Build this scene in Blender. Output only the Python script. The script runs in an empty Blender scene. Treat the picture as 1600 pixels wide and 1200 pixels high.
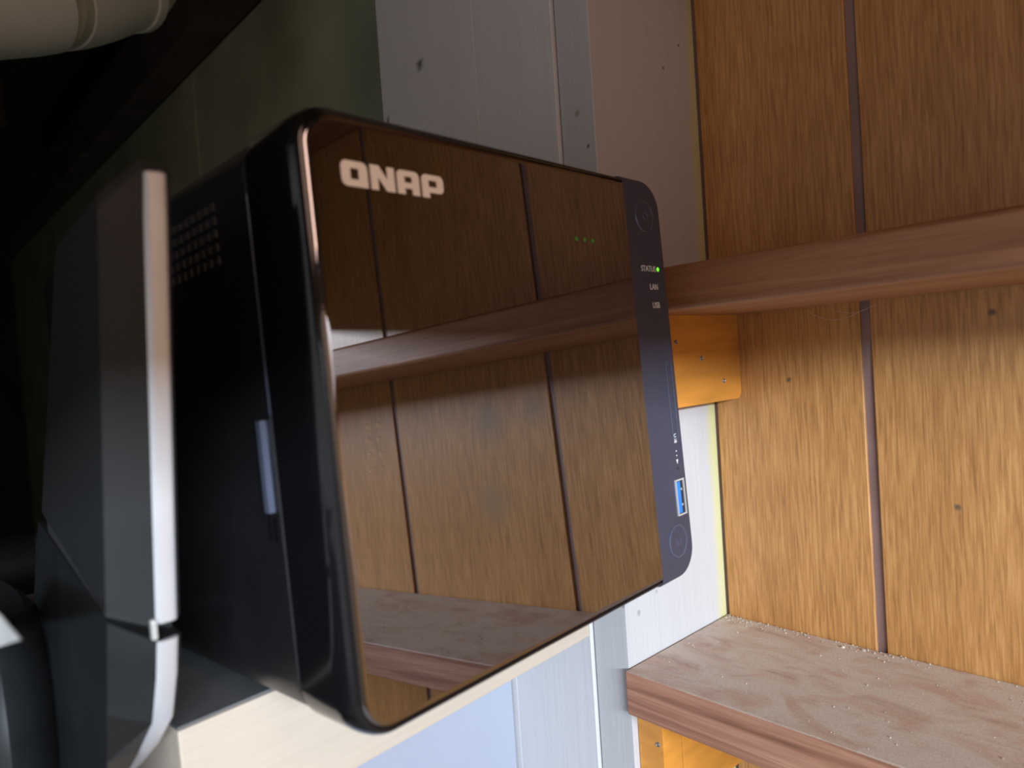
import bpy, bmesh, math, random
from mathutils import Vector, Matrix
random.seed(7)
S = bpy.context.scene
C = S.collection

# ------------------------------------------------------------------ camera
cam_d = bpy.data.cameras.new('camera'); cam = bpy.data.objects.new('camera', cam_d); C.objects.link(cam)
CR = [[0.67712706, -0.73547396, 0.02402091], [0.73280717, 0.67692624, 0.06902546], [-0.06702681, -0.02913631, 0.99732566]]
right = Vector((CR[0][0], CR[1][0], CR[2][0])); fwd = Vector((CR[0][1], CR[1][1], CR[2][1])); upv = Vector((CR[0][2], CR[1][2], CR[2][2]))
M = Matrix((( right.x, upv.x, -fwd.x, 0), (right.y, upv.y, -fwd.y, 0), (right.z, upv.z, -fwd.z, 0), (0, 0, 0, 1)))
cam.matrix_world = M
cam_d.sensor_width = 36.0; cam_d.lens = 1094.0 * 36.0 / 1600.0
cam_d.clip_start = 0.01; cam_d.clip_end = 50
cam_d.dof.use_dof = True; cam_d.dof.focus_distance = 0.40; cam_d.dof.aperture_fstop = 9.0
S.camera = cam

# ------------------------------------------------------------------ world, daylight, exposure
w = bpy.data.worlds.new('world'); S.world = w; w.use_nodes = True
bg = w.node_tree.nodes['Background']; bg.inputs[0].default_value = (0.92, 0.96, 1.0, 1); bg.inputs[1].default_value = 0.62
def area(name, loc, size, size_y, power, col, direction):
    l = bpy.data.lights.new(name, 'AREA'); l.shape = 'RECTANGLE'; l.size = size; l.size_y = size_y
    l.energy = power; l.color = col
    o = bpy.data.objects.new(name, l); C.objects.link(o); o.location = loc
    o.rotation_euler = Vector(direction).to_track_quat('-Z', 'Y').to_euler()
    return o
WX = 2.2                                            # plane of the right-hand wall and its window
WY0, WY1, WZ0, WZ1 = -2.0, -0.10, 0.42, 0.54        # long low window
area('window_daylight', (WX - 0.03, (WY0 + WY1) / 2, (WZ0 + WZ1) / 2), WY1 - WY0, WZ1 - WZ0, 165, (0.76, 0.87, 1.0), (-1, 0, 0))
vs = S.view_settings; vs.view_transform = 'Standard'; vs.look = 'None'; vs.exposure = 0.0; vs.gamma = 1.0; vs.use_curve_mapping = False

# ------------------------------------------------------------------ material helpers
def nt(name):
    m = bpy.data.materials.new(name); m.use_nodes = True
    return m, m.node_tree, m.node_tree.nodes['Principled BSDF']
def plain(name, col, rough=0.5, metal=0.0, emit=None, estr=0.0, var=0.12, vscale=40.0, spec=None, bump=0.0, bscale=300.0):
    m, t, b = nt(name)
    b.inputs['Roughness'].default_value = rough; b.inputs['Metallic'].default_value = metal
    if spec is not None: b.inputs['Specular IOR Level'].default_value = spec
    tc = t.nodes.new('ShaderNodeTexCoord'); n = t.nodes.new('ShaderNodeTexNoise'); n.inputs['Scale'].default_value = vscale; n.inputs['Detail'].default_value = 4
    t.links.new(tc.outputs['Object'], n.inputs['Vector'])
    r = t.nodes.new('ShaderNodeValToRGB'); t.links.new(n.outputs['Fac'], r.inputs[0])
    r.color_ramp.elements[0].position = 0.3; r.color_ramp.elements[1].position = 0.7
    r.color_ramp.elements[0].color = tuple(c * (1 - var) for c in col) + (1,)
    r.color_ramp.elements[1].color = tuple(min(1, c * (1 + var)) for c in col) + (1,)
    t.links.new(r.outputs[0], b.inputs['Base Color'])
    if emit: b.inputs['Emission Color'].default_value = emit + (1,); b.inputs['Emission Strength'].default_value = estr
    if bump:
        n2 = t.nodes.new('ShaderNodeTexNoise'); n2.inputs['Scale'].default_value = bscale; n2.inputs['Detail'].default_value = 3
        t.links.new(tc.outputs['Object'], n2.inputs['Vector'])
        bp = t.nodes.new('ShaderNodeBump'); bp.inputs['Strength'].default_value = bump; bp.inputs['Distance'].default_value = 0.001
        t.links.new(n2.outputs['Fac'], bp.inputs['Height']); t.links.new(bp.outputs[0], b.inputs['Normal'])
    return m
def mixrgb(t, fac, a, b, mode='MIX'):
    n = t.nodes.new('ShaderNodeMix'); n.data_type = 'RGBA'; n.blend_type = mode
    for k, v in ((0, fac), (6, a), (7, b)):
        if hasattr(v, 'is_linked'): t.links.new(v, n.inputs[k])
        elif isinstance(v, (int, float)): n.inputs[k].default_value = v
        else: n.inputs[k].default_value = tuple(v) + (1,)
    return n.outputs[2]
def noise(t, tc, sc, detail=3, rough=0.5, scale=1.0, loc=(0, 0, 0), dist=0.0):
    mp = t.nodes.new('ShaderNodeMapping'); mp.inputs['Scale'].default_value = sc; mp.inputs['Location'].default_value = loc
    t.links.new(tc.outputs['Object'], mp.inputs[0])
    n = t.nodes.new('ShaderNodeTexNoise'); n.inputs['Scale'].default_value = scale; n.inputs['Detail'].default_value = detail
    n.inputs['Roughness'].default_value = rough; n.inputs['Distortion'].default_value = dist
    t.links.new(mp.outputs[0], n.inputs['Vector'])
    return n.outputs['Fac']
def ramp(t, fac, stops):
    r = t.nodes.new('ShaderNodeValToRGB'); t.links.new(fac, r.inputs[0]); e = r.color_ramp.elements
    while len(e) < len(stops): e.new(0.5)
    for q, (p, c) in zip(e, stops):
        q.position = p; q.color = (tuple(c) + (1,)) if not isinstance(c, (int, float)) else (c, c, c, 1)
    return r.outputs[0]
def spot(t, tc, p, r, soft=0.5, wob=0.0):
    # round mark with a shape of its own around object-space point p
    src = tc.outputs['Object']
    if wob:
        n = t.nodes.new('ShaderNodeTexNoise'); n.inputs['Scale'].default_value = 90; t.links.new(src, n.inputs['Vector'])
        s1 = t.nodes.new('ShaderNodeVectorMath'); s1.operation = 'SCALE'; s1.inputs['Scale'].default_value = wob; t.links.new(n.outputs['Color'], s1.inputs[0])
        s2 = t.nodes.new('ShaderNodeVectorMath'); s2.operation = 'ADD'; t.links.new(src, s2.inputs[0]); t.links.new(s1.outputs[0], s2.inputs[1]); src = s2.outputs[0]
        p = tuple(c + wob * 0.5 for c in p)
    d = t.nodes.new('ShaderNodeVectorMath'); d.operation = 'DISTANCE'; t.links.new(src, d.inputs[0]); d.inputs[1].default_value = p
    mr = t.nodes.new('ShaderNodeMapRange'); mr.inputs[1].default_value = r * (1 - soft); mr.inputs[2].default_value = r; mr.inputs[3].default_value = 1; mr.inputs[4].default_value = 0
    t.links.new(d.outputs['Value'], mr.inputs[0]); return mr.outputs[0]
def bump(t, b, h, strength, dist=0.0006):
    bp = t.nodes.new('ShaderNodeBump'); bp.inputs['Strength'].default_value = strength; bp.inputs['Distance'].default_value = dist
    t.links.new(h, bp.inputs['Height']); t.links.new(bp.outputs[0], b.inputs['Normal'])

def panel_mat(name, spots=(), loc=(0, 0, 0)):
    m, t, b = nt(name); tc = t.nodes.new('ShaderNodeTexCoord')
    fine = noise(t, tc, (620, 620, 34), 3, 0.6, loc=loc, dist=0.3)
    mid = noise(t, tc, (70, 70, 5), 3, 0.5, loc=loc, dist=0.6)
    big = noise(t, tc, (9, 9, 3), 2, 0.5, loc=loc)
    c = ramp(t, fine, [(0.28, (0.36, 0.172, 0.056)), (0.47, (0.52, 0.252, 0.082)), (0.66, (0.65, 0.345, 0.124))])
    d = ramp(t, mid, [(0.3, (0.82, 0.77, 0.70)), (0.65, (1.0, 1.0, 1.0))])
    c = mixrgb(t, 0.75, c, d, 'MULTIPLY')
    e = ramp(t, big, [(0.3, (0.84, 0.80, 0.74)), (0.7, (1.06, 1.05, 1.02))])
    c = mixrgb(t, 0.8, c, e, 'MULTIPLY')
    for p, r, col, soft, wob in spots: c = mixrgb(t, spot(t, tc, p, r, soft, wob), c, col)
    t.links.new(c, b.inputs['Base Color']); b.inputs['Roughness'].default_value = 0.42
    bump(t, b, fine, 0.35, 0.0005)
    return m
def wood_x(name, dark, mid, light, dust=None, rings=True, rough=0.55):
    # timber with the grain along X
    m, t, b = nt(name); tc = t.nodes.new('ShaderNodeTexCoord')
    g = noise(t, tc, (5, 190, 190), 4, 0.6, dist=0.5); f = noise(t, tc, (40, 900, 900), 2, 0.6)
    c = ramp(t, g, [(0.33, dark), (0.5, mid), (0.66, light)])
    c = mixrgb(t, 0.5, c, ramp(t, f, [(0.3, (0.72, 0.70, 0.68)), (0.6, (1, 1, 1))]), 'MULTIPLY')
    if dust:
        geo = t.nodes.new('ShaderNodeNewGeometry'); sx = t.nodes.new('ShaderNodeSeparateXYZ'); t.links.new(geo.outputs['Normal'], sx.inputs[0])
        up = ramp(t, sx.outputs['Z'], [(0.55, 0.0), (0.9, 1.0)])
        n = noise(t, tc, (26, 42, 30), 5, 0.62, dist=0.8); k = ramp(t, n, [(0.34, 0.45), (0.54, 1.0)])
        n2 = noise(t, tc, (900, 900, 900), 2, 0.6)
        dcol = mixrgb(t, ramp(t, n2, [(0.4, 0.0), (0.7, 1.0)]), dust, tuple(x * 1.3 for x in dust))
        c = mixrgb(t, mixrgb(t, 1.0, up, k, 'MULTIPLY'), c, dcol)
    t.links.new(c, b.inputs['Base Color']); b.inputs['Roughness'].default_value = rough
    bump(t, b, f, 0.25)
    return m
def paint_mat(name, col, axis=2, yellow_edge=None, dirt=()):
    # brushed paint with streaks along one axis
    m, t, b = nt(name); tc = t.nodes.new('ShaderNodeTexCoord')
    sc = [520, 520, 520]; sc[axis] = 14
    f = noise(t, tc, tuple(sc), 3, 0.6); g = noise(t, tc, (16, 16, 5), 3, 0.6)
    c = ramp(t, f, [(0.3, tuple(x * 0.94 for x in col)), (0.6, col)])
    c = mixrgb(t, 0.6, c, ramp(t, g, [(0.3, (0.94, 0.935, 0.93)), (0.65, (1, 1, 1))]), 'MULTIPLY')
    if yellow_edge:
        ax, v0, v1, colr = yellow_edge
        s = t.nodes.new('ShaderNodeSeparateXYZ'); t.links.new(tc.outputs['Object'], s.inputs[0])
        n = noise(t, tc, (60, 60, 22), 4, 0.7)
        ad = t.nodes.new('ShaderNodeMath'); ad.operation = 'MULTIPLY_ADD'; t.links.new(n, ad.inputs[0]); ad.inputs[1].default_value = 0.014; t.links.new(s.outputs[ax], ad.inputs[2])
        mr = t.nodes.new('ShaderNodeMapRange'); mr.inputs[1].default_value = v0 + 0.007; mr.inputs[2].default_value = v1 + 0.007; t.links.new(ad.outputs[0], mr.inputs[0])
        c = mixrgb(t, mr.outputs[0], c, colr)
    for p, r, colr, soft, wob in dirt: c = mixrgb(t, spot(t, tc, p, r, soft, wob), c, colr)
    t.links.new(c, b.inputs['Base Color']); b.inputs['Roughness'].default_value = 0.5
    bump(t, b, f, 0.3, 0.0004)
    return m

# ------------------------------------------------------------------ geometry helpers
class MB:
    def __init__(s): s.bm = bmesh.new()
    def box(s, x0, x1, y0, y1, z0, z1, bev=0.0, seg=2):
        b = bmesh.new(); bmesh.ops.create_cube(b, size=1)
        for v in b.verts: v.co = Vector(((x0 + x1) / 2 + v.co.x * (x1 - x0), (y0 + y1) / 2 + v.co.y * (y1 - y0), (z0 + z1) / 2 + v.co.z * (z1 - z0)))
        if bev: bmesh.ops.bevel(b, geom=b.edges[:], offset=bev, segments=seg, profile=0.5, affect='EDGES')
        s.join(b); return s
    def join(s, b):
        me = bpy.data.meshes.new('tmp'); b.to_mesh(me); b.free(); s.bm.from_mesh(me); bpy.data.meshes.remove(me)
    def rings(s, rings, cap0=True, cap1=True):
        b = s.bm; vr = [[b.verts.new(p) for p in r] for r in rings]; n = len(vr[0])
        for a, c in zip(vr, vr[1:]):
            for i in range(n): b.faces.new((a[i], a[(i + 1) % n], c[(i + 1) % n], c[i]))
        if cap0: b.faces.new(list(reversed(vr[0])))
        if cap1: b.faces.new(vr[-1])
        return s
    def prism(s, pts, f0, f1, bev=0):
        # pts: 2D outline; f0/f1 map (a,b) to 3D on both ends
        return s.rings([[f0(*p) for p in pts], [f1(*p) for p in pts]])
    def tube(s, path, radii, n=24):
        rs = []
        for i, p in enumerate(path):
            p = Vector(p); a = Vector(path[max(0, i - 1)]); c = Vector(path[min(len(path) - 1, i + 1)])
            d = (c - a).normalized(); u = d.cross(Vector((0, 0, 1)))
            if u.length < 1e-3: u = d.cross(Vector((1, 0, 0)))
            u.normalize(); v = d.cross(u)
            rs.append([p + radii[i] * (math.cos(2 * math.pi * k / n) * u + math.sin(2 * math.pi * k / n) * v) for k in range(n)])
        return s.rings(rs)
    def build(s, name, mat, parent=None, smooth=True, origin=None, ang=35):
        b = s.bm; bmesh.ops.recalc_face_normals(b, faces=b.faces[:])
        me = bpy.data.meshes.new(name)
        off = Vector(origin) if origin is not None else Vector((0, 0, 0))
        if off.length: bmesh.ops.translate(b, verts=b.verts[:], vec=-off)
        b.to_mesh(me); b.free(); me.materials.append(mat)
        if smooth:
            me.polygons.foreach_set('use_smooth', [True] * len(me.polygons)); me.set_sharp_from_angle(angle=math.radians(ang))
        o = bpy.data.objects.new(name, me); C.objects.link(o)
        if parent is not None: o.parent = parent
        if off.length: o.location = off
        if smooth:
            wn = o.modifiers.new('flat_faces', 'WEIGHTED_NORMAL'); wn.keep_sharp = True; wn.weight = 100
        return o
def tag(o, label, cat, group=None):
    o['label'] = label; o['category'] = cat
    if group: o['group'] = group
    return o
def struct(o, label=None, cat=None):
    o['kind'] = 'structure'
    if label: o['label'] = label
    if cat: o['category'] = cat
    return o
def empty(name, loc=(0, 0, 0)):
    e = bpy.data.objects.new(name, None); C.objects.link(e); e.location = loc; e.empty_display_size = 0.02; return e
def rbox(x0, x1, y0, y1, z0, z1, bev=0.0, seg=2): return MB().box(x0, x1, y0, y1, z0, z1, bev, seg)
def rpt(x, y, dist=None, Y=None):
    # a point in the place along the sight line of a photo pixel, at a real distance or on the plane Y
    d = right * ((x - 800) / 1094.0) + fwd + upv * (-(y - 600) / 1094.0)
    return d.normalized() * dist if dist is not None else d * (Y / d.y)

# ------------------------------------------------------------------ measured layout (metres, camera at 0,0,0)
YW = 0.4435; XN = -0.2704; YC = 0.3301; XK = -0.2975; XJ = -0.3720; XL = -0.4925
ZF, ZC = -1.30, 1.00

# ------------------------------------------------------------------ room shell
m_floor = plain('concrete_floor', (0.30, 0.27, 0.24), 0.8, vscale=6, var=0.2)
m_ceil = plain('ceiling_boards', (0.10, 0.075, 0.055), 0.8, vscale=8, var=0.3)
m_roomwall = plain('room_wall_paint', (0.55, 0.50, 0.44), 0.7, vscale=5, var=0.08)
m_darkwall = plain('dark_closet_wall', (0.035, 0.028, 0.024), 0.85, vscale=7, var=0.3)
struct(rbox(-3.2, 2.4, -2.8, 0.62, ZF - 0.05, ZF).build('floor', m_floor, smooth=False), 'plain grey concrete floor below everything', 'floor')
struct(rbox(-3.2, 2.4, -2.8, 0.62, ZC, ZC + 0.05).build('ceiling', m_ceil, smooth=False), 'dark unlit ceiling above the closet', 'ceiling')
# right wall with the long low window
wr = MB()
wr.box(WX, WX + 0.12, -2.8, 0.62, ZF, WZ0 - 0.03); wr.box(WX, WX + 0.12, -2.8, 0.62, WZ1 + 0.03, ZC)
wr.box(WX, WX + 0.12, -2.8, WY0 - 0.03, WZ0 - 0.03, WZ1 + 0.03); wr.box(WX, WX + 0.12, WY1 + 0.03, 0.62, WZ0 - 0.03, WZ1 + 0.03)
struct(wr.build('wall_right', m_roomwall, smooth=False), 'painted wall with the long low window', 'wall')
m_frame = plain('window_frame_white', (0.75, 0.76, 0.76), 0.5)
wf = MB()
for a, b_, c, d in ((WY0 - 0.03, WY1 + 0.03, WZ0 - 0.03, WZ0), (WY0 - 0.03, WY1 + 0.03, WZ1, WZ1 + 0.03), (WY0 - 0.03, WY0, WZ0, WZ1), (WY1, WY1 + 0.03, WZ0, WZ1)):
    wf.box(WX, WX + 0.08, a, b_, c, d)
struct(wf.build('window_1', m_frame, smooth=False), 'long low window frame letting daylight in', 'window')
# header above the opening the daylight comes through
m_header = plain('header_paint', (0.30, 0.20, 0.13), 0.7, vscale=10)
HX, HZ = 0.335, 0.110
struct(rbox(HX, HX + 0.05, -2.75, YW - 0.001, HZ, ZC).build('wall_header', m_header, smooth=False), 'brown header wall above the opening towards the window', 'wall')

# closet behind: green-painted plank wall, dark void
m_green = plain('olive_paint', (0.40, 0.42, 0.27), 0.65, vscale=9, var=0.18, bump=0.15, bscale=120)
wc = struct(empty('wall_closet', (-1.1, 0.42, ZF)), 'olive green painted plank wall inside the dark closet', 'wall')
for x0, x1 in ((-0.62, -0.40), (-1.163, -0.622), (-1.694, -1.166), (-2.3, -1.697), (-3.1, -2.303)):
    rbox(x0, x1, 0.42, 0.44, ZF, 0.502, 0.001).build('plank', m_green, wc, origin=None).location = (1.1, -0.42, -ZF)
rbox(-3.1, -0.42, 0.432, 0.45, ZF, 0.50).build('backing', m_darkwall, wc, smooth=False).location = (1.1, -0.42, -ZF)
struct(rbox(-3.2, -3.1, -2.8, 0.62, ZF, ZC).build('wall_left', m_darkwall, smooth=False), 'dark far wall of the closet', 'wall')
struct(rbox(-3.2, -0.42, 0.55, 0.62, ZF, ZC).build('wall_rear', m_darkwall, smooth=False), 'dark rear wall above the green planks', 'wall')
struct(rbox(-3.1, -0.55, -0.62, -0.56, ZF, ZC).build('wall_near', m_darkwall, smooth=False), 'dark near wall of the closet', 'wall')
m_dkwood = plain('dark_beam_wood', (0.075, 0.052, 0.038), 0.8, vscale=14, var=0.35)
tag(rbox(-3.09, -0.50, 0.37, 0.42, 0.502, 0.60, 0.004).build('ceiling_beam', m_dkwood, origin=(-1.8, 0.40, 0.502)), 'dark rough wooden beam along the top of the green closet wall', 'beam')
jo = rbox(-2.6, -2.52, -0.50, 0.36, 0.80, 0.95, 0.004).build('floor_joist', m_dkwood, origin=(-2.56, -0.07, 0.80))
tag(jo, 'dark wooden joist deep in the closet behind the white pipe', 'joist')

# ------------------------------------------------------------------ panelled wall with grooves
m_groove = plain('groove_paint', (0.26, 0.165, 0.145), 0.5, var=0.1)
kn = (0.17, 0.10, 0.05)
SP = [((-0.2146, YW, -0.0226), 0.0022, kn, 0.6, 0.002), ((-0.1005, YW, 0.0104), 0.0026, kn, 0.6, 0.002), ((-0.1208, YW, -0.0971), 0.0024, kn, 0.6, 0.002),
      ((0.0623, YW, -0.0289), 0.024, (0.33, 0.19, 0.08), 0.8, 0.014), ((0.0675, YW, -0.1005), 0.026, (0.36, 0.20, 0.085), 0.85, 0.014), ((0.010, YW, -0.022), 0.018, (0.36, 0.20, 0.085), 0.85, 0.012)]
m_panel = panel_mat('oak_panelling', SP)
wb = struct(empty('wall_back', (0, 0, 0)), 'oak veneer panelling with dark vertical grooves', 'wall')
GW = 0.0030
grooves = [-0.1652, -0.0108, 0.1851, 0.395, 0.53, 0.74, 0.95, 1.1, 1.32, 1.55, 1.8, 2.0]
edges = [XN + 0.0022] + grooves + [2.2]
for i, (a, b_) in enumerate(zip(edges, edges[1:])):
    x0 = a + (GW if i else 0); x1 = b_ - GW
    rbox(x0, x1, YW, YW + 0.006, ZF, ZC, 0.0005, 1).build('panel', m_panel, wb)
rbox(XN - 0.02, 2.2, YW + 0.0020, YW + 0.03, ZF, ZC).build('groove_backing', m_groove, wb, smooth=False)

# ------------------------------------------------------------------ painted casing boards and niche side
WHITE = (0.70, 0.69, 0.68)
dk = (0.16, 0.14, 0.12)
m_case = paint_mat('grey_white_paint', (0.66, 0.66, 0.67), dirt=[((-0.437, 0.3285, 0.232), 0.006, dk, 0.8, 0.012), ((-0.352, 0.3285, -0.205), 0.005, (0.42, 0.33, 0.24), 0.8, 0.008), ((-0.41, 0.3285, 0.15), 0.0018, dk, 0.5, 0.001), ((-0.484, 0.3285, 0.205), 0.004, dk, 0.8, 0.008)])
m_side = paint_mat('cream_white_paint', (0.55, 0.548, 0.552), yellow_edge=(1, YW - 0.013, YW - 0.003, (0.62, 0.60, 0.30)),
                   dirt=[((-0.2765, YC, 0.128), 0.0016, dk, 0.5, 0.001), ((-0.2835, YC, 0.15), 0.0028, (0.35, 0.30, 0.27), 0.7, 0.003), ((XN, 0.405, 0.19), 0.0015, dk, 0.5, 0.001), ((XN, 0.425, 0.21), 0.0014, dk, 0.5, 0.001),
                         ((XN, 0.343, -0.160), 0.0022, (0.35, 0.36, 0.38), 0.5, 0.002), ((XN, 0.362, -0.152), 0.0018, (0.4, 0.4, 0.42), 0.5, 0.002), ((-0.2725, YC, -0.152), 0.0020, (0.32, 0.30, 0.28), 0.5, 0.002)])
m_raw = plain('raw_wood_edge', (0.36, 0.27, 0.18), 0.8, vscale=120, var=0.4)
m_dark = plain('shadow_gap', (0.03, 0.025, 0.02), 0.9)
t1 = struct(rbox(XK, XN, YC, YW + 0.001, ZF, ZC, 0.0010).build('trim_1', m_side), 'cream painted niche side board beside the panelling', 'trim')
t2 = struct(empty('trim_2', (0, 0, 0)), 'grey-white painted casing boards beside the closet', 'trim')
rbox(XJ + 0.0001, XK - 0.0012, YC - 0.0022, YC + 0.02, ZF, ZC, 0.0005).build('casing_board', m_case, t2)
rbox(XL + 0.002, XJ, YC - 0.0024, YC + 0.02, ZF, ZC, 0.0005, 2).build('casing_board', m_case, t2)
cb = MB(); zz = -0.3
while zz < ZC:
    h = random.uniform(0.02, 0.06); wj = random.uniform(0.0008, 0.0030)
    cb.box(XL + 0.0018 - wj, XL + 0.0030, YC - 0.001, YC + 0.02, zz, zz + h); zz += h
cb.build('raw_edge', m_raw, t2, smooth=False)
rbox(XL + 0.01, XN - 0.001, YC + 0.018, YW + 0.03, ZF, ZC).build('stud_backing', m_dark, t2, smooth=False)
m_nail = plain('nail_steel', (0.30, 0.29, 0.28), 0.4, 0.8)

# ------------------------------------------------------------------ wooden shelves and cleats in the niche
m_low = wood_x('reddish_shelf_wood', (0.25, 0.105, 0.06), (0.42, 0.195, 0.12), (0.52, 0.27, 0.175), dust=(0.50, 0.42, 0.35))
m_up = wood_x('brown_shelf_wood', (0.26, 0.105, 0.048), (0.36, 0.160, 0.075), (0.43, 0.20, 0.098))
def shelf(name, z0, z1, y0, mat, bev, label):
    o = rbox(XN + 0.0008, 2.15, y0, YW - 0.0008, z0, z1, bev, 3).build(name, mat, origin=(0.4, 0.38, z0))
    return tag(o, label, 'shelf', 'wooden niche shelves')
lower = shelf('wooden_shelf', -0.2167, -0.1901, 0.3247, m_low, 0.0012, 'dusty reddish wooden shelf at the bottom of the panelled niche')
upper = shelf('wooden_shelf', 0.0231, 0.0471, 0.3233, m_up, 0.0030, 'smooth brown wooden shelf crossing the middle of the panelling')
third = shelf('wooden_shelf', 0.2815, 0.3055, 0.3233, m_up, 0.0030, 'topmost brown wooden shelf, seen only mirrored in the glossy front')
m_cleat = plain('orange_varnished_wood', (0.70, 0.29, 0.045), 0.42, vscale=26, var=0.22)
def ystretch(m, sc):
    t = m.node_tree
    for n in t.nodes:
        if n.type == 'TEX_NOISE':
            mp = t.nodes.new('ShaderNodeMapping'); mp.inputs['Scale'].default_value = sc
            l = n.inputs['Vector'].links[0]; src = l.from_socket; t.links.new(src, mp.inputs[0]); t.links.new(mp.outputs[0], n.inputs['Vector'])
ystretch(m_cleat, (1, 0.5, 3.0))
def nail_head(parent, base, loc, axis):
    b = MB(); n = 10; r = 0.0016
    ax = Vector(axis); u = ax.orthogonal().normalized(); v = ax.cross(u); p = Vector(loc) - Vector(base)
    b.rings([[p + ax * h + rr * (math.cos(2 * math.pi * k / n) * u + math.sin(2 * math.pi * k / n) * v) for k in range(n)] for h, rr in ((-0.002, r), (0.0002, r), (0.0006, r * 0.7), (0.0002, r * 0.45))])
    return b.build('nail_head', m_nail, parent)
XS = -0.2485
base = (-0.26, 0.39, -0.0342)
c1 = tag(empty('wooden_cleat', base), 'orange varnished wooden cleat with nails under the middle shelf', 'cleat', 'shelf cleats')
pts = [(0.3370, 0.0230), (0.3370, -0.0342)] + [(0.4432 - 0.006 + 0.006 * math.sin(a), -0.0342 + 0.006 - 0.006 * math.cos(a)) for a in [k * math.pi / 12 for k in range(7)]] + [(0.4432, 0.0230)]
b = MB(); b.prism(pts, lambda y, z: Vector((XN + 0.0003, y, z)) - Vector(base), lambda y, z: Vector((XS, y, z)) - Vector(base))
b.build('board', m_cleat, c1, ang=25)
for y, z in ((0.368, 0.0062), (0.3956, -0.0049), (0.4211, -0.021)): nail_head(c1, base, (XS, y, z), (1, 0, 0))
base2 = (-0.26, 0.39, -0.30)
c2 = tag(empty('wooden_cleat', base2), 'two-piece orange wooden cleat below the dusty bottom shelf', 'cleat', 'shelf cleats')
rbox(XN + 0.0003, -0.2515, 0.3345, 0.3535, -0.42, -0.2169, 0.0008).build('board', m_cleat, c2, origin=None).location = -Vector(base2)
rbox(XN + 0.0003, -0.2515, 0.3540, 0.4430, -0.2815, -0.2169, 0.0008).build('board', m_cleat, c2, origin=None).location = -Vector(base2)
nail_head(c2, base2, (-0.2555, 0.3345, -0.2345), (0, -1, 0))

# crumbs of plaster and grit on the bottom shelf (nobody could count it)
cr = MB()
for k in range(340):
    if random.random() < 0.5: x = XN + 0.002 + abs(random.gauss(0, 0.06)); y = YW - 0.001 - abs(random.gauss(0, 0.006))
    else: x = random.uniform(XN + 0.003, 0.25); y = random.uniform(0.33, YW - 0.002)
    s = random.uniform(0.00015, 0.0006) if random.random() < 0.98 else 0.0011
    if y > YW - 0.001: y = YW - 0.0015
    b = bmesh.new(); bmesh.ops.create_icosphere(b, subdivisions=1, radius=s)
    q = random.uniform(0.5, 1)
    for v in b.verts: v.co = Vector((x + v.co.x * random.uniform(0.8, 1.5), y + v.co.y, -0.1901 + s * 0.4 + v.co.z * q))
    cr.join(b)
m_crumb = plain('plaster_grit', (0.50, 0.43, 0.34), 0.8, vscale=400, var=0.5)
g = cr.build('plaster_crumbs', m_crumb, smooth=False); g['kind'] = 'stuff'
tag(g, 'pale grit and plaster crumbs scattered on the bottom shelf', 'crumbs')
# cobweb threads under the middle shelf
m_web = plain('cobweb', (0.55, 0.50, 0.45), 0.8)
cw = MB()
for (xa, za, xb, zb, sag) in ((-0.20, 0.021, -0.165, 0.018, 0.006), (-0.185, 0.021, -0.158, 0.0205, 0.004)):
    cw.tube([(xa + (xb - xa) * k / 8, YW - 0.002 - 0.0004 * math.sin(k), za + (zb - za) * k / 8 - sag * math.sin(math.pi * k / 8)) for k in range(9)], [0.00011] * 9, 5)
tag(cw.build('cobweb', m_web), 'thin cobweb threads hanging under the middle shelf by the groove', 'cobweb')

# ------------------------------------------------------------------ network storage box
NO = Vector((-0.1798, 0.0959, -0.1077))
NU = Vector((-0.0719, 0.9974, 0.0109)).normalized(); NN = Vector((0.9966, 0.0714, 0.0409)).normalized(); NV = NN.cross(NU).normalized(); NU = NV.cross(NN)
NM = Matrix(((NN.x, NU.x, NV.x, NO.x), (NN.y, NU.y, NV.y, NO.y), (NN.z, NU.z, NV.z, NO.z), (0, 0, 0, 1)))
nas = empty('network_storage', NO); nas.matrix_world = NM
tag(nas, 'black network storage box with mirror-gloss front cover and dark blue control strip', 'storage box')
W, H, R, SU = 0.1993, 0.1894, 0.0145, 0.1680
VB = -0.0022                                        # bottom edge
def arc(cy, cz, r, a0, a1, n=8): return [(cy + r * math.cos(math.radians(a0 + (a1 - a0) * k / n)), cz + r * math.sin(math.radians(a0 + (a1 - a0) * k / n))) for k in range(n + 1)]
def full(i, r=R):
    return arc(W - r, VB + r, r - i, -90, 0) + arc(W - r, H - r, r - i, 0, 90) + arc(r, H - r, r - i, 90, 180) + arc(r, VB + r, r - i, 180, 270)
def leftp(i, u1=SU, r=R):
    return [(u1, VB + i), (u1, H - i)] + arc(r, H - r, r - i, 90, 180, 10) + arc(r, VB + r, r - i, 180, 270, 10)
def rightp(i, u0=SU, r=R):
    return [(u0, H - i), (u0, VB + i)] + arc(W - r, VB + r, r - i, -90, 0, 10) + arc(W - r, H - r, r - i, 0, 90, 10)
m_body = plain('black_textured_plastic', (0.010, 0.010, 0.011), 0.42, var=0.2, bump=0.05, bscale=900)
m_gloss = plain('black_gloss_plastic', (0.006, 0.006, 0.007), 0.12, var=0.1)
m_mirror = plain('smoked_mirror_cover', (0.315, 0.315, 0.330), 0.012, 1.0, var=0.03, vscale=25)
m_strip = plain('midnight_blue_plastic', (0.044, 0.047, 0.074), 0.42, var=0.06)
m_logo = plain('cream_logo_print', (0.95, 0.90, 0.84), 0.45, var=0.02)
m_text = plain('white_print', (0.80, 0.80, 0.80), 0.5, var=0.02)
m_led = plain('green_led', (0.10, 0.8, 0.05), 0.3, emit=(0.16, 1.0, 0.02), estr=1.1)
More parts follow.
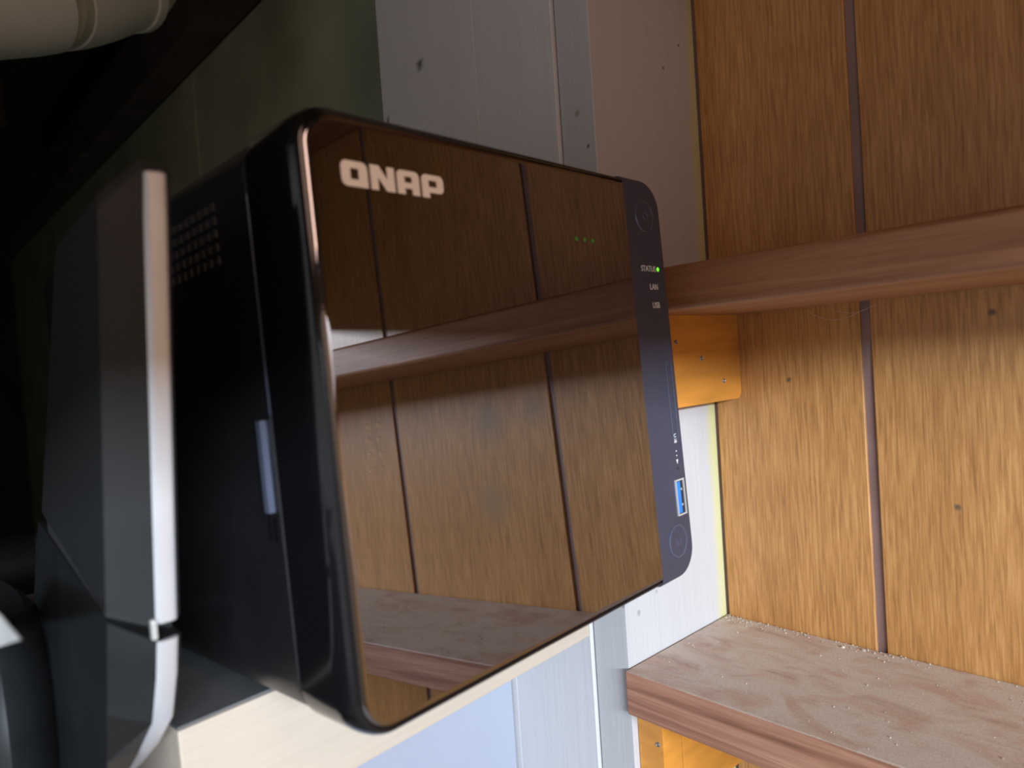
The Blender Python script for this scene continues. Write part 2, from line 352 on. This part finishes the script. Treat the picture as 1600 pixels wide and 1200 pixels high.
m_ledd = plain('dim_green_led', (0.02, 0.10, 0.02), 0.3, emit=(0.08, 0.40, 0.03), estr=0.14)
m_usb = plain('usb_blue_plastic', (0.02, 0.22, 0.80), 0.4)
m_steel = plain('steel', (0.60, 0.60, 0.58), 0.3, 0.35, var=0.05)
m_ring = plain('button_ring_gloss', (0.12, 0.14, 0.20), 0.18, 0.4, var=0.05)
m_vent = plain('vent_plastic', (0.024, 0.026, 0.027), 0.55)
m_rubber = plain('rubber', (0.02, 0.02, 0.02), 0.8)
BD = -0.0295
body = MB(); body.rings([[(d, u, v) for u, v in full(i)] for d, i in ((-0.276, 0.006), (-0.2785 + 0.004, 0.003), (-0.268, 0.0008), (BD - 0.0022, 0.0008), (BD - 0.0012, 0.0016), (BD - 0.0004, 0.0030))])
body_o = body.build('body', m_body, nas)
bz = MB(); prof = [(BD, 0.0010), (BD + 0.0008, 0.0)]
prof += [(-0.0095 + 0.0092 * math.sin(math.radians(a)), 0.0030 * (1 - math.cos(math.radians(a)))) for a in range(0, 91, 10)] + [(-0.0010, 0.0036)]
prof.append((-0.0010, 0.0040)); bz.rings([[(d, u, v) for u, v in leftp(i, SU - 0.0006)] for d, i in prof])
bezel = bz.build('front_bezel', m_gloss, nas)
cv = MB(); cp = [(-0.004, 0.0030)] + [(-0.0020 + 0.0020 * math.sin(math.radians(a)), 0.0030 + 0.0026 * (1 - math.cos(math.radians(a)))) for a in range(0, 91, 15)] + [(0.0, 0.0060)]
cv.rings([[(d, u, v) for u, v in leftp(i, SU - 0.0006)] for d, i in cp])
cover = cv.build('front_cover', m_mirror, nas); cover['label'] = 'mirror-gloss smoked front cover'
st = MB(); sp = [(BD, 0.0010), (BD + 0.0008, 0.0)] + [(-0.0046 + 0.0040 * math.sin(math.radians(a)), 0.0024 * (1 - math.cos(math.radians(a)))) for a in range(0, 91, 15)] + [(-0.0006, 0.0030)]
st.rings([[(d, u, v) for u, v in rightp(i, SU)] for d, i in sp])
strip = st.build('control_strip', m_strip, nas); strip['label'] = 'matte midnight blue control strip'
FD = 0.0                                         # cover surface
SD = -0.0006                                         # strip surface
def plate(polys, d0, d1):
    b = MB()
    for p in polys: b.prism(p, lambda u, v: (d0, u, v), lambda u, v: (d1, u, v))
    return b
# logo letters, each one a part (outline strokes as solid prisms)
def rect(u0, u1, v0, v1): return [(u0, v0), (u1, v0), (u1, v1), (u0, v1)]
def ring_strokes(u0, u1, v0, v1, su, sv, r, round_=(1, 1, 1, 1)):
    # closed band between outer rounded outline and inner rectangle: returns quads (bl, br, tr, tl rounding)
    def cor(cx, cz, a, f): return arc(cx, cz, r, a, a + 90, 5) if f else [(cx + r * math.copysign(1, math.cos(math.radians(a + 45))), cz + r * math.copysign(1, math.sin(math.radians(a + 45))))] * 6
    outer = cor(u0 + r, v0 + r, 180, round_[0]) + cor(u1 - r, v0 + r, 270, round_[1]) + cor(u1 - r, v1 - r, 0, round_[2]) + cor(u0 + r, v1 - r, 90, round_[3])
    inner = [(u0 + su, v0 + sv)] * 6 + [(u1 - su, v0 + sv)] * 6 + [(u1 - su, v1 - sv)] * 6 + [(u0 + su, v1 - sv)] * 6
    return outer, inner
def band(b, outer, inner, d0, d1):
    n = len(outer); bm = b.bm
    o0 = [bm.verts.new((d0,) + p) for p in outer]; o1 = [bm.verts.new((d1,) + p) for p in outer]
    i0 = [bm.verts.new((d0,) + p) for p in inner]; i1 = [bm.verts.new((d1,) + p) for p in inner]
    for k in range(n):
        j = (k + 1) % n
        for q in ((o1[k], o1[j], i1[j], i1[k]), (o0[k], o0[j], o1[j], o1[k]), (i0[k], i1[k], i1[j], i0[j])):
            bm.faces.new(q)
    bmesh.ops.remove_doubles(bm, verts=bm.verts[:], dist=1e-6)
    bmesh.ops.dissolve_degenerate(bm, edges=bm.edges[:], dist=1e-7)
lv0, lv1 = 0.1646, 0.1724; L0, L1 = FD - 0.0002, FD + 0.00012
q = MB(); o_, i_ = ring_strokes(0.0154, 0.0250, lv0, lv1, 0.0033, 0.0022, 0.0020, (1, 0, 1, 1)); band(q, o_, i_, L0, L1); q.build('logo_letter', m_logo, cover, smooth=False)
n_ = plate([[(0.0261, lv0), (0.0289, lv0), (0.0289, lv1 - 0.0036), (0.0321, lv0), (0.0354, lv0), (0.0354, lv1), (0.0326, lv1), (0.0326, lv0 + 0.0036), (0.0294, lv1), (0.0261, lv1)]], L0, L1); n_.build('logo_letter', m_logo, cover, smooth=False)
a_ = MB(); o_, i_ = ring_strokes(0.0364, 0.0456, 0.1666, lv1, 0.0031, 0.0019, 0.0018, (0, 0, 1, 1)); band(a_, o_, i_, L0, L1)
for u0, u1 in ((0.0364, 0.0395), (0.0425, 0.0456)): a_.prism(rect(u0, u1, lv0, 0.1666), lambda u, v: (L0, u, v), lambda u, v: (L1, u, v))
a_.build('logo_letter', m_logo, cover, smooth=False)
p_ = MB(); o_, i_ = ring_strokes(0.0467, 0.0562, 0.1664, lv1, 0.0030, 0.0019, 0.0018, (0, 1, 1, 1)); band(p_, o_, i_, L0, L1)
p_.prism(rect(0.0467, 0.0498, lv0, 0.1664), lambda u, v: (L0, u, v), lambda u, v: (L1, u, v)); p_.build('logo_letter', m_logo, cover, smooth=False)
def disc(cu, cv_, r, d0, d1, n=20, dome=False):
    b = MB(); rs = [(d0, r), (d1 if not dome else (d0 + d1) / 2, r)] + ([(d1, r * 0.6)] if dome else [])
    b.rings([[(d, cu + rr * math.cos(2 * math.pi * k / n), cv_ + rr * math.sin(2 * math.pi * k / n)) for k in range(n)] for d, rr in rs]); return b
def torus(cu, cv_, r, t, d, n=36, m=8):
    b = MB(); bm = b.bm
    vs_ = [[bm.verts.new((d + t * math.sin(2 * math.pi * j / m), cu + (r + t * math.cos(2 * math.pi * j / m)) * math.cos(2 * math.pi * k / n), cv_ + (r + t * math.cos(2 * math.pi * j / m)) * math.sin(2 * math.pi * k / n))) for j in range(m)] for k in range(n)]
    for k in range(n):
        for j in range(m): bm.faces.new((vs_[k][j], vs_[(k + 1) % n][j], vs_[(k + 1) % n][(j + 1) % m], vs_[k][(j + 1) % m]))
    return b
for u in (0.1284, 0.1341, 0.1396): disc(u, 0.1566, 0.0009, FD - 0.0004, FD + 0.00006).build('disk_light', m_ledd, cover)
m_dot = plain('clear_dots', (0.46, 0.43, 0.40), 0.12, 1.0)
for u in (0.0152, 0.0191):
    for v in (0.0917, 0.0873, 0.0828, 0.0783): disc(u, v, 0.00085, FD - 0.0003, FD + 0.00010, 14, True).build('raised_dot', m_dot, cover)
disc(0.0441, 0.1120, 0.0006, FD - 0.0003, FD + 0.00010, 12, True).build('raised_dot', m_dot, cover)
# control strip parts
def text_mesh(body_, size, u, v, align='RIGHT', rot=0.0, squeeze=1.0):
    cu = bpy.data.curves.new('txt', 'FONT'); cu.body = body_; cu.size = size; cu.align_x = align; cu.align_y = 'CENTER'; cu.extrude = 0.00005; cu.resolution_u = 3
    ob = bpy.data.objects.new('txt', cu); C.objects.link(ob)
    dg = bpy.context.evaluated_depsgraph_get(); me = bpy.data.meshes.new_from_object(ob.evaluated_get(dg))
    bpy.data.objects.remove(ob); bpy.data.curves.remove(cu)
    c, s = math.cos(rot), math.sin(rot)
    for vt in me.vertices:
        x, y, z = vt.co; x *= squeeze; vt.co = (SD + 0.00012 + z, u + c * x - s * y, v + s * x + c * y)
    me.materials.clear(); me.materials.append(m_text)
    o = bpy.data.objects.new('printed_word', me); C.objects.link(o); o.parent = strip; return o
text_mesh('STATUS', 0.0040, 0.1894, 0.1463, squeeze=0.92)
text_mesh('LAN', 0.0040, 0.1899, 0.1377, squeeze=0.95)
text_mesh('USB', 0.0040, 0.1899, 0.1289, squeeze=0.95)
text_mesh('USB', 0.0030, 0.1912, 0.0666, align='LEFT', rot=-math.pi / 2, squeeze=0.9)
disc(0.1914, 0.1464, 0.00105, SD - 0.0004, SD + 0.0004, 16, True).build('status_light', m_led, strip)
for v in (0.0581, 0.0559): disc(0.1912, v, 0.00035, SD - 0.0002, SD + 0.0001, 10).build('printed_mark', m_text, strip)
plate([[(0.1904, 0.0540), (0.1920, 0.0540), (0.1912, 0.0518)]], SD - 0.0002, SD + 0.0001).build('printed_mark', m_text, strip, smooth=False)
disc(0.1912, 0.0496, 0.0006, SD - 0.0002, SD + 0.00006, 12).build('pin_hole', m_rubber, strip)
for (cu_, cv_, r) in ((0.1838, 0.1716, 0.0073), (0.1846, 0.0158, 0.0075)):
    bt = disc(cu_, cv_, r - 0.0003, SD - 0.001, SD + 0.00025, 40).build('push_button', m_strip, strip)
    torus(cu_, cv_, r, 0.00042, SD).build('button_ring', m_ring, bt)
    if cv_ > 0.1:
        t_ = torus(cu_ + 0.0006, cv_, 0.0019, 0.00025, SD + 0.0003, 20, 6); t_.box(SD + 0.0001, SD + 0.0006, cu_ + 0.0004, cu_ + 0.0008, cv_ + 0.0002, cv_ + 0.0026)
        t_.build('power_symbol', m_ring, bt)
    else:
        t_ = MB()
        t_.box(SD, SD + 0.0004, cu_ - 0.0024, cu_ - 0.0019, cv_ - 0.0022, cv_ + 0.0016); t_.box(SD, SD + 0.0004, cu_ - 0.0010, cu_ - 0.0005, cv_ - 0.0022, cv_ + 0.0002)
        t_.box(SD, SD + 0.0004, cu_ + 0.0008, cu_ + 0.0026, cv_ - 0.0003, cv_ + 0.0002); t_.box(SD, SD + 0.0004, cu_ + 0.0012, cu_ + 0.0017, cv_ - 0.0022, cv_ + 0.0018)
        t_.build('copy_symbol', m_ring, bt)
slot = MB(); o_, i_ = ring_strokes(0.1892, 0.1946, 0.0640, 0.1015, 0.0005, 0.0005, 0.0004); band(slot, o_, i_, SD - 0.0003, SD + 0.0003)
slot.build('slot_outline', m_ring, strip)
us = MB(); o_, i_ = ring_strokes(0.1866, 0.1946, 0.0272, 0.0446, 0.0008, 0.0008, 0.0003, (0, 0, 0, 0)); band(us, o_, i_, SD - 0.0008, SD + 0.0007)
port = us.build('usb_port', m_steel, strip, smooth=False); port['label'] = 'steel-rimmed blue port'
rbox(SD - 0.0004, SD + 0.00012, 0.1874, 0.1938, 0.0280, 0.0438).build('socket', m_rubber, port, smooth=False)
rbox(SD - 0.0002, SD + 0.0005, 0.1874, 0.1908, 0.0284, 0.0434).build('tongue', m_usb, port, smooth=False)
for v in (0.0320, 0.0395): disc(0.1918, v, 0.0006, SD, SD + 0.0004, 8).build('contact', m_steel, port)
# vent grid on the body side
vg = MB()
for i in range(13):
    for j in range(5):
        d0 = -0.054 - i * 0.0056; v0 = 0.1500 + j * 0.0045 - i * 0.00010
        vg.box(d0 - 0.0033, d0, 0.0002, 0.0012, v0, v0 + 0.0028)
vgo = vg.build('vent_grille', m_vent, body_o, smooth=False); vgo['kind'] = 'stuff'
# seam lip, latch and catch on the side
rbox(BD - 0.0016, BD - 0.0004, 0.0002, 0.0016, 0.098, 0.168, 0.0003).build('seam_lip', m_ring, body_o)
lt = rbox(-0.0380, -0.0345, -0.0012, 0.0020, 0.0665, 0.0965, 0.0005).build('latch', m_ring, body_o)
ct = MB(); ct.box(-0.0375, -0.0362, -0.0004, 0.0015, 0.0575, 0.0655); ct.box(-0.0338, -0.0322, -0.0004, 0.0015, 0.0575, 0.0655); ct.build('catch', m_gloss, body_o, smooth=False)
for d in (-0.095, -0.245):
    for u in (0.025, 0.175):
        b = MB(); b.rings([[(d + 0.009 * math.cos(k * math.pi / 8), u + 0.009 * math.sin(k * math.pi / 8), v) for k in range(16)] for v in (-0.0052, -0.001)]); b.build('foot', m_rubber, nas)

# ------------------------------------------------------------------ thick plank it stands on (same tilt)
m_cream = paint_mat('cream_painted_plank', (0.56, 0.48, 0.39), axis=1)
m_graytop = plain('grey_plank_top', (0.11, 0.115, 0.118), 0.5, vscale=30, var=0.2)
pl = empty('shelf_plank', NO); pl.matrix_world = NM
tag(pl, 'thick cream painted plank carrying the black storage box', 'plank')
rbox(-0.37, -0.077, -0.0210, 0.2062, -0.0510, -0.0062, 0.0012).build('board', m_cream, pl)
rbox(-0.37, -0.0782, -0.0205, 0.2058, -0.0064, -0.0053, 0.0003).build('grey_top', m_graytop, pl)  # thin dark grey layer over the plank top
# white side panel under the plank
m_cab = plain('smooth_white_panel', (0.36, 0.39, 0.47), 0.45, var=0.03, vscale=12)
cab = rbox(-0.394, -0.3765, 0.075, YC - 0.0035, ZF, -0.1720, 0.001).build('cabinet_side', m_cab, origin=(-0.385, 0.17, ZF))
tag(cab, 'smooth blue-white upright panel below the cream plank', 'panel')

# ------------------------------------------------------------------ router standing at the left
m_rshell = plain('grey_router_shell', (0.022, 0.024, 0.025), 0.6, spec=0.25, var=0.08, vscale=20)
m_rrim = plain('silver_router_rim', (0.62, 0.63, 0.65), 0.35, 0.3, var=0.04)
m_rbase = plain('dark_glossy_router_base', (0.014, 0.016, 0.017), 0.45, spec=0.3, var=0.25, vscale=35)
ZR = -0.190
ro = tag(empty('router', (-0.28, 0.065, ZR)), 'grey upright router with bright silver rim beside the storage box', 'router')
def loc(o): o.location = (0.28, -0.065, -ZR); return o
A_t, A_b = rpt(222, 262, Y=0.0555), rpt(243, 975, Y=0.0555)
B_t, B_b = rpt(152, 322, Y=0.0445), rpt(165, 960, Y=0.0445)
C_t, C_b = rpt(86, 402, Y=0.0490), rpt(65, 800, Y=0.0490)
def off(p, dx, dy, dz=0): return p + Vector((dx, dy, dz))
sh = MB()
top = [A_t, off(A_t, -0.002, 0.007), off(C_t, -0.004, 0.009, 0.0), C_t, B_t]
bot = [A_b, off(A_b, -0.002, 0.007), off(C_b, -0.004, 0.009, 0.0), C_b, B_b]
top2 = [off(p.lerp(sum(top, Vector()) / 5, 0.06), 0, 0, 0.003) for p in top]
sh.rings([bot, top, top2]); loc(sh.build('upper_shell', m_rshell, ro, ang=32))
def rim(pts, wx, wy, name):
    b = MB(); b.rings([[p, off(p, 0.0012, 0.0012), off(p, 0.0012, wy - 0.0012), off(p, 0.0002, wy), off(p, -wx, wy), off(p, -wx, 0.0005)] for p in pts])
    return loc(b.build(name, m_rrim, ro, ang=40))
ar = [A_t.lerp(A_b, k / 10) for k in range(11)]
ar[0] = off(ar[0], -0.0006, 0, -0.001)
rim([off(ar[0], -0.007, 0.001, 0.0026), off(ar[0], -0.0025, 0.0004, 0.0014)] + ar, 0.002, 0.0056, 'rim')
# base below the slit
D_t, E_t, F_t = rpt(245, 1003, Y=0.0555), rpt(168, 974, Y=0.0445), rpt(60, 815, Y=0.0490)
prof_f = [D_t, rpt(244, 1060, Y=0.0555), rpt(238, 1130, Y=0.0555), rpt(218, 1172, Y=0.0555), rpt(194, 1203, Y=0.0555), rpt(160, 1232, Y=0.0555)]
prof_f.append(Vector((prof_f[-1].x - 0.012, 0.0555, -0.160))); prof_f.append(Vector((prof_f[-1].x - 0.002, 0.0555, ZR)))
rings_b = []
for k, f in enumerate(prof_f):
    s = k / (len(prof_f) - 1); dz = f.z - D_t.z; low = k == len(prof_f) - 1
    e = Vector((E_t.x - 0.02 * s, E_t.y - 0.003 * s, E_t.z + dz)); g2 = Vector((F_t.x - 0.05 * s, F_t.y - 0.004 * s, F_t.z + dz))
    if low: e.z = g2.z = ZR
    rings_b.append([f, off(f, -0.002, 0.007), off(g2, -0.004, 0.008), g2, e])
bb = MB(); bb.rings(list(reversed(rings_b))); loc(bb.build('base', m_rbase, ro, ang=25))
rim(prof_f, 0.002, 0.0056, 'rim')
# dark tray gap, screw and curved stand behind
gp = MB(); gp.rings([[off(p.lerp(sum(bot, Vector()) / 5, 0.10), 0, 0, -0.010) for p in bot], [off(p.lerp(sum(bot, Vector()) / 5, 0.10), 0, 0, 0.001) for p in bot]]); loc(gp.build('slit', m_rubber, ro, smooth=False))
p = rpt(240, 985, Y=0.0545); loc(rbox(p.x - 0.002, p.x + 0.0005, p.y - 0.0006, p.y + 0.001, p.z - 0.0028, p.z + 0.0028, 0.0004).build('clip', m_steel, ro))
cs = MB(); cs_n = 28
cs.rings([[Vector((-0.385 + rx * math.cos(2 * math.pi * k / cs_n), 0.028 + ry * math.sin(2 * math.pi * k / cs_n), z)) for k in range(cs_n)]
          for z, rx, ry in ((ZR + 0.0005, 0.090, 0.026), (-0.125, 0.088, 0.025), (-0.112, 0.085, 0.024), (-0.100, 0.080, 0.022), (-0.092, 0.074, 0.020), (-0.088, 0.066, 0.016))])
loc(cs.build('stand', m_rbase, ro))
m_label = plain('white_label', (0.75, 0.75, 0.73), 0.6)
lb = [rpt(-40, 925, Y=0.020), rpt(-2, 960, Y=0.020), rpt(30, 1000, Y=0.020), rpt(-5, 1012, Y=0.020), rpt(-60, 1010, Y=0.020)]
b = MB(); b.rings([[off(p, 0, 0.0004) for p in lb], lb]); card = b.build('paper_card', m_label, smooth=False)
tag(card, 'corner of a white paper card in front of the router stand', 'card')
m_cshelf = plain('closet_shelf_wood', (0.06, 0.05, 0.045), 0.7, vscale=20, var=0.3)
cshelf = rbox(-0.95, -0.25, -0.50, 0.064, ZR - 0.02, ZR, 0.001).build('closet_shelf', m_cshelf, origin=(-0.5, -0.2, ZR - 0.02))
tag(cshelf, 'dark low shelf under the router', 'shelf')
for x, y in ((-0.94, -0.45), (-0.94, 0.01), (-0.32, -0.45), (-0.32, 0.01)):
    rbox(x, x + 0.04, y, y + 0.04, ZF, ZR - 0.02).build('leg', m_cshelf, cshelf, smooth=False).location = (0.5, 0.2, -(ZR - 0.02))

# ------------------------------------------------------------------ white plastic drain pipe, upper left
m_pvc = plain('white_pvc', (0.66, 0.67, 0.60), 0.38, var=0.05, vscale=15)
m_pvcg = plain('pvc_cement_stain', (0.46, 0.47, 0.36), 0.45, var=0.1)
P0 = rpt(-160, 0, dist=0.74); P1 = rpt(62, -4, dist=0.80); P2 = rpt(78, -4, dist=0.81); P3 = rpt(200, -16, dist=0.90)
pipe = tag(empty('drain_pipe', P1), 'white plastic drain pipe with couplings in the dark closet corner', 'pipe')
def ploc(o): o.location = -P1; return o
def seg(a, b_, n=6): return [a.lerp(b_, k / n) for k in range(n + 1)]
b = MB(); b.tube(seg(P0, P1), [0.0450] * 6 + [0.0438], 40); ploc(b.build('coupling', m_pvc, pipe))
b = MB(); b.tube(seg(P1, P2, 3), [0.0415] * 4, 40); ploc(b.build('cement_band', m_pvcg, pipe))
b = MB(); b.tube(seg(P2, P3), [0.0432, 0.0438, 0.0435, 0.0424, 0.0405, 0.0384, 0.0368], 40); ploc(b.build('reducer', m_pvc, pipe))
dP = (P3 - P2).normalized()
b = MB(); b.tube([P3 - dP * 0.009, P3 - dP * 0.0075, P3 + dP * 0.004, P3 + dP * 0.0075, P3 + dP * 0.009], [0.035, 0.0395, 0.0402, 0.0390, 0.034], 40); ploc(b.build('collar', m_pvc, pipe))
cen = P3 + dP * 0.01; el = []
for k in range(9):
    a = k / 8 * math.pi / 2; el.append(cen + dP * 0.03 * math.sin(a) + Vector((0, 0, 1)) * 0.03 * (1 - math.cos(a)))
el.append(el[-1] + Vector((0, 0, 0.5)))
b = MB(); b.tube(el, [0.032] * len(el), 36); ploc(b.build('elbow', m_pvcg, pipe))

# ------------------------------------------------------------------ added warm lamp light in a made-up housing, right of the frame
m_fillh = plain('fill_housing_grey', (0.35, 0.34, 0.32), 0.5)
fill = rbox(HX - 0.016, HX - 0.0005, -0.16, 0.12, 0.14, 0.50, 0.004).build('fill_housing', m_fillh, origin=(HX, -0.02, 0.14))
tag(fill, 'added flat housing for the unseen warm lamp fixed to the brown header beside the niche', 'fill')
area('warm_fill_light', (0.285, -0.02, 0.32), 0.22, 0.34, 1.15, (1.0, 0.64, 0.49), (-1, -0.30, -0.05))  # unseen fill light added to warm the upper boards
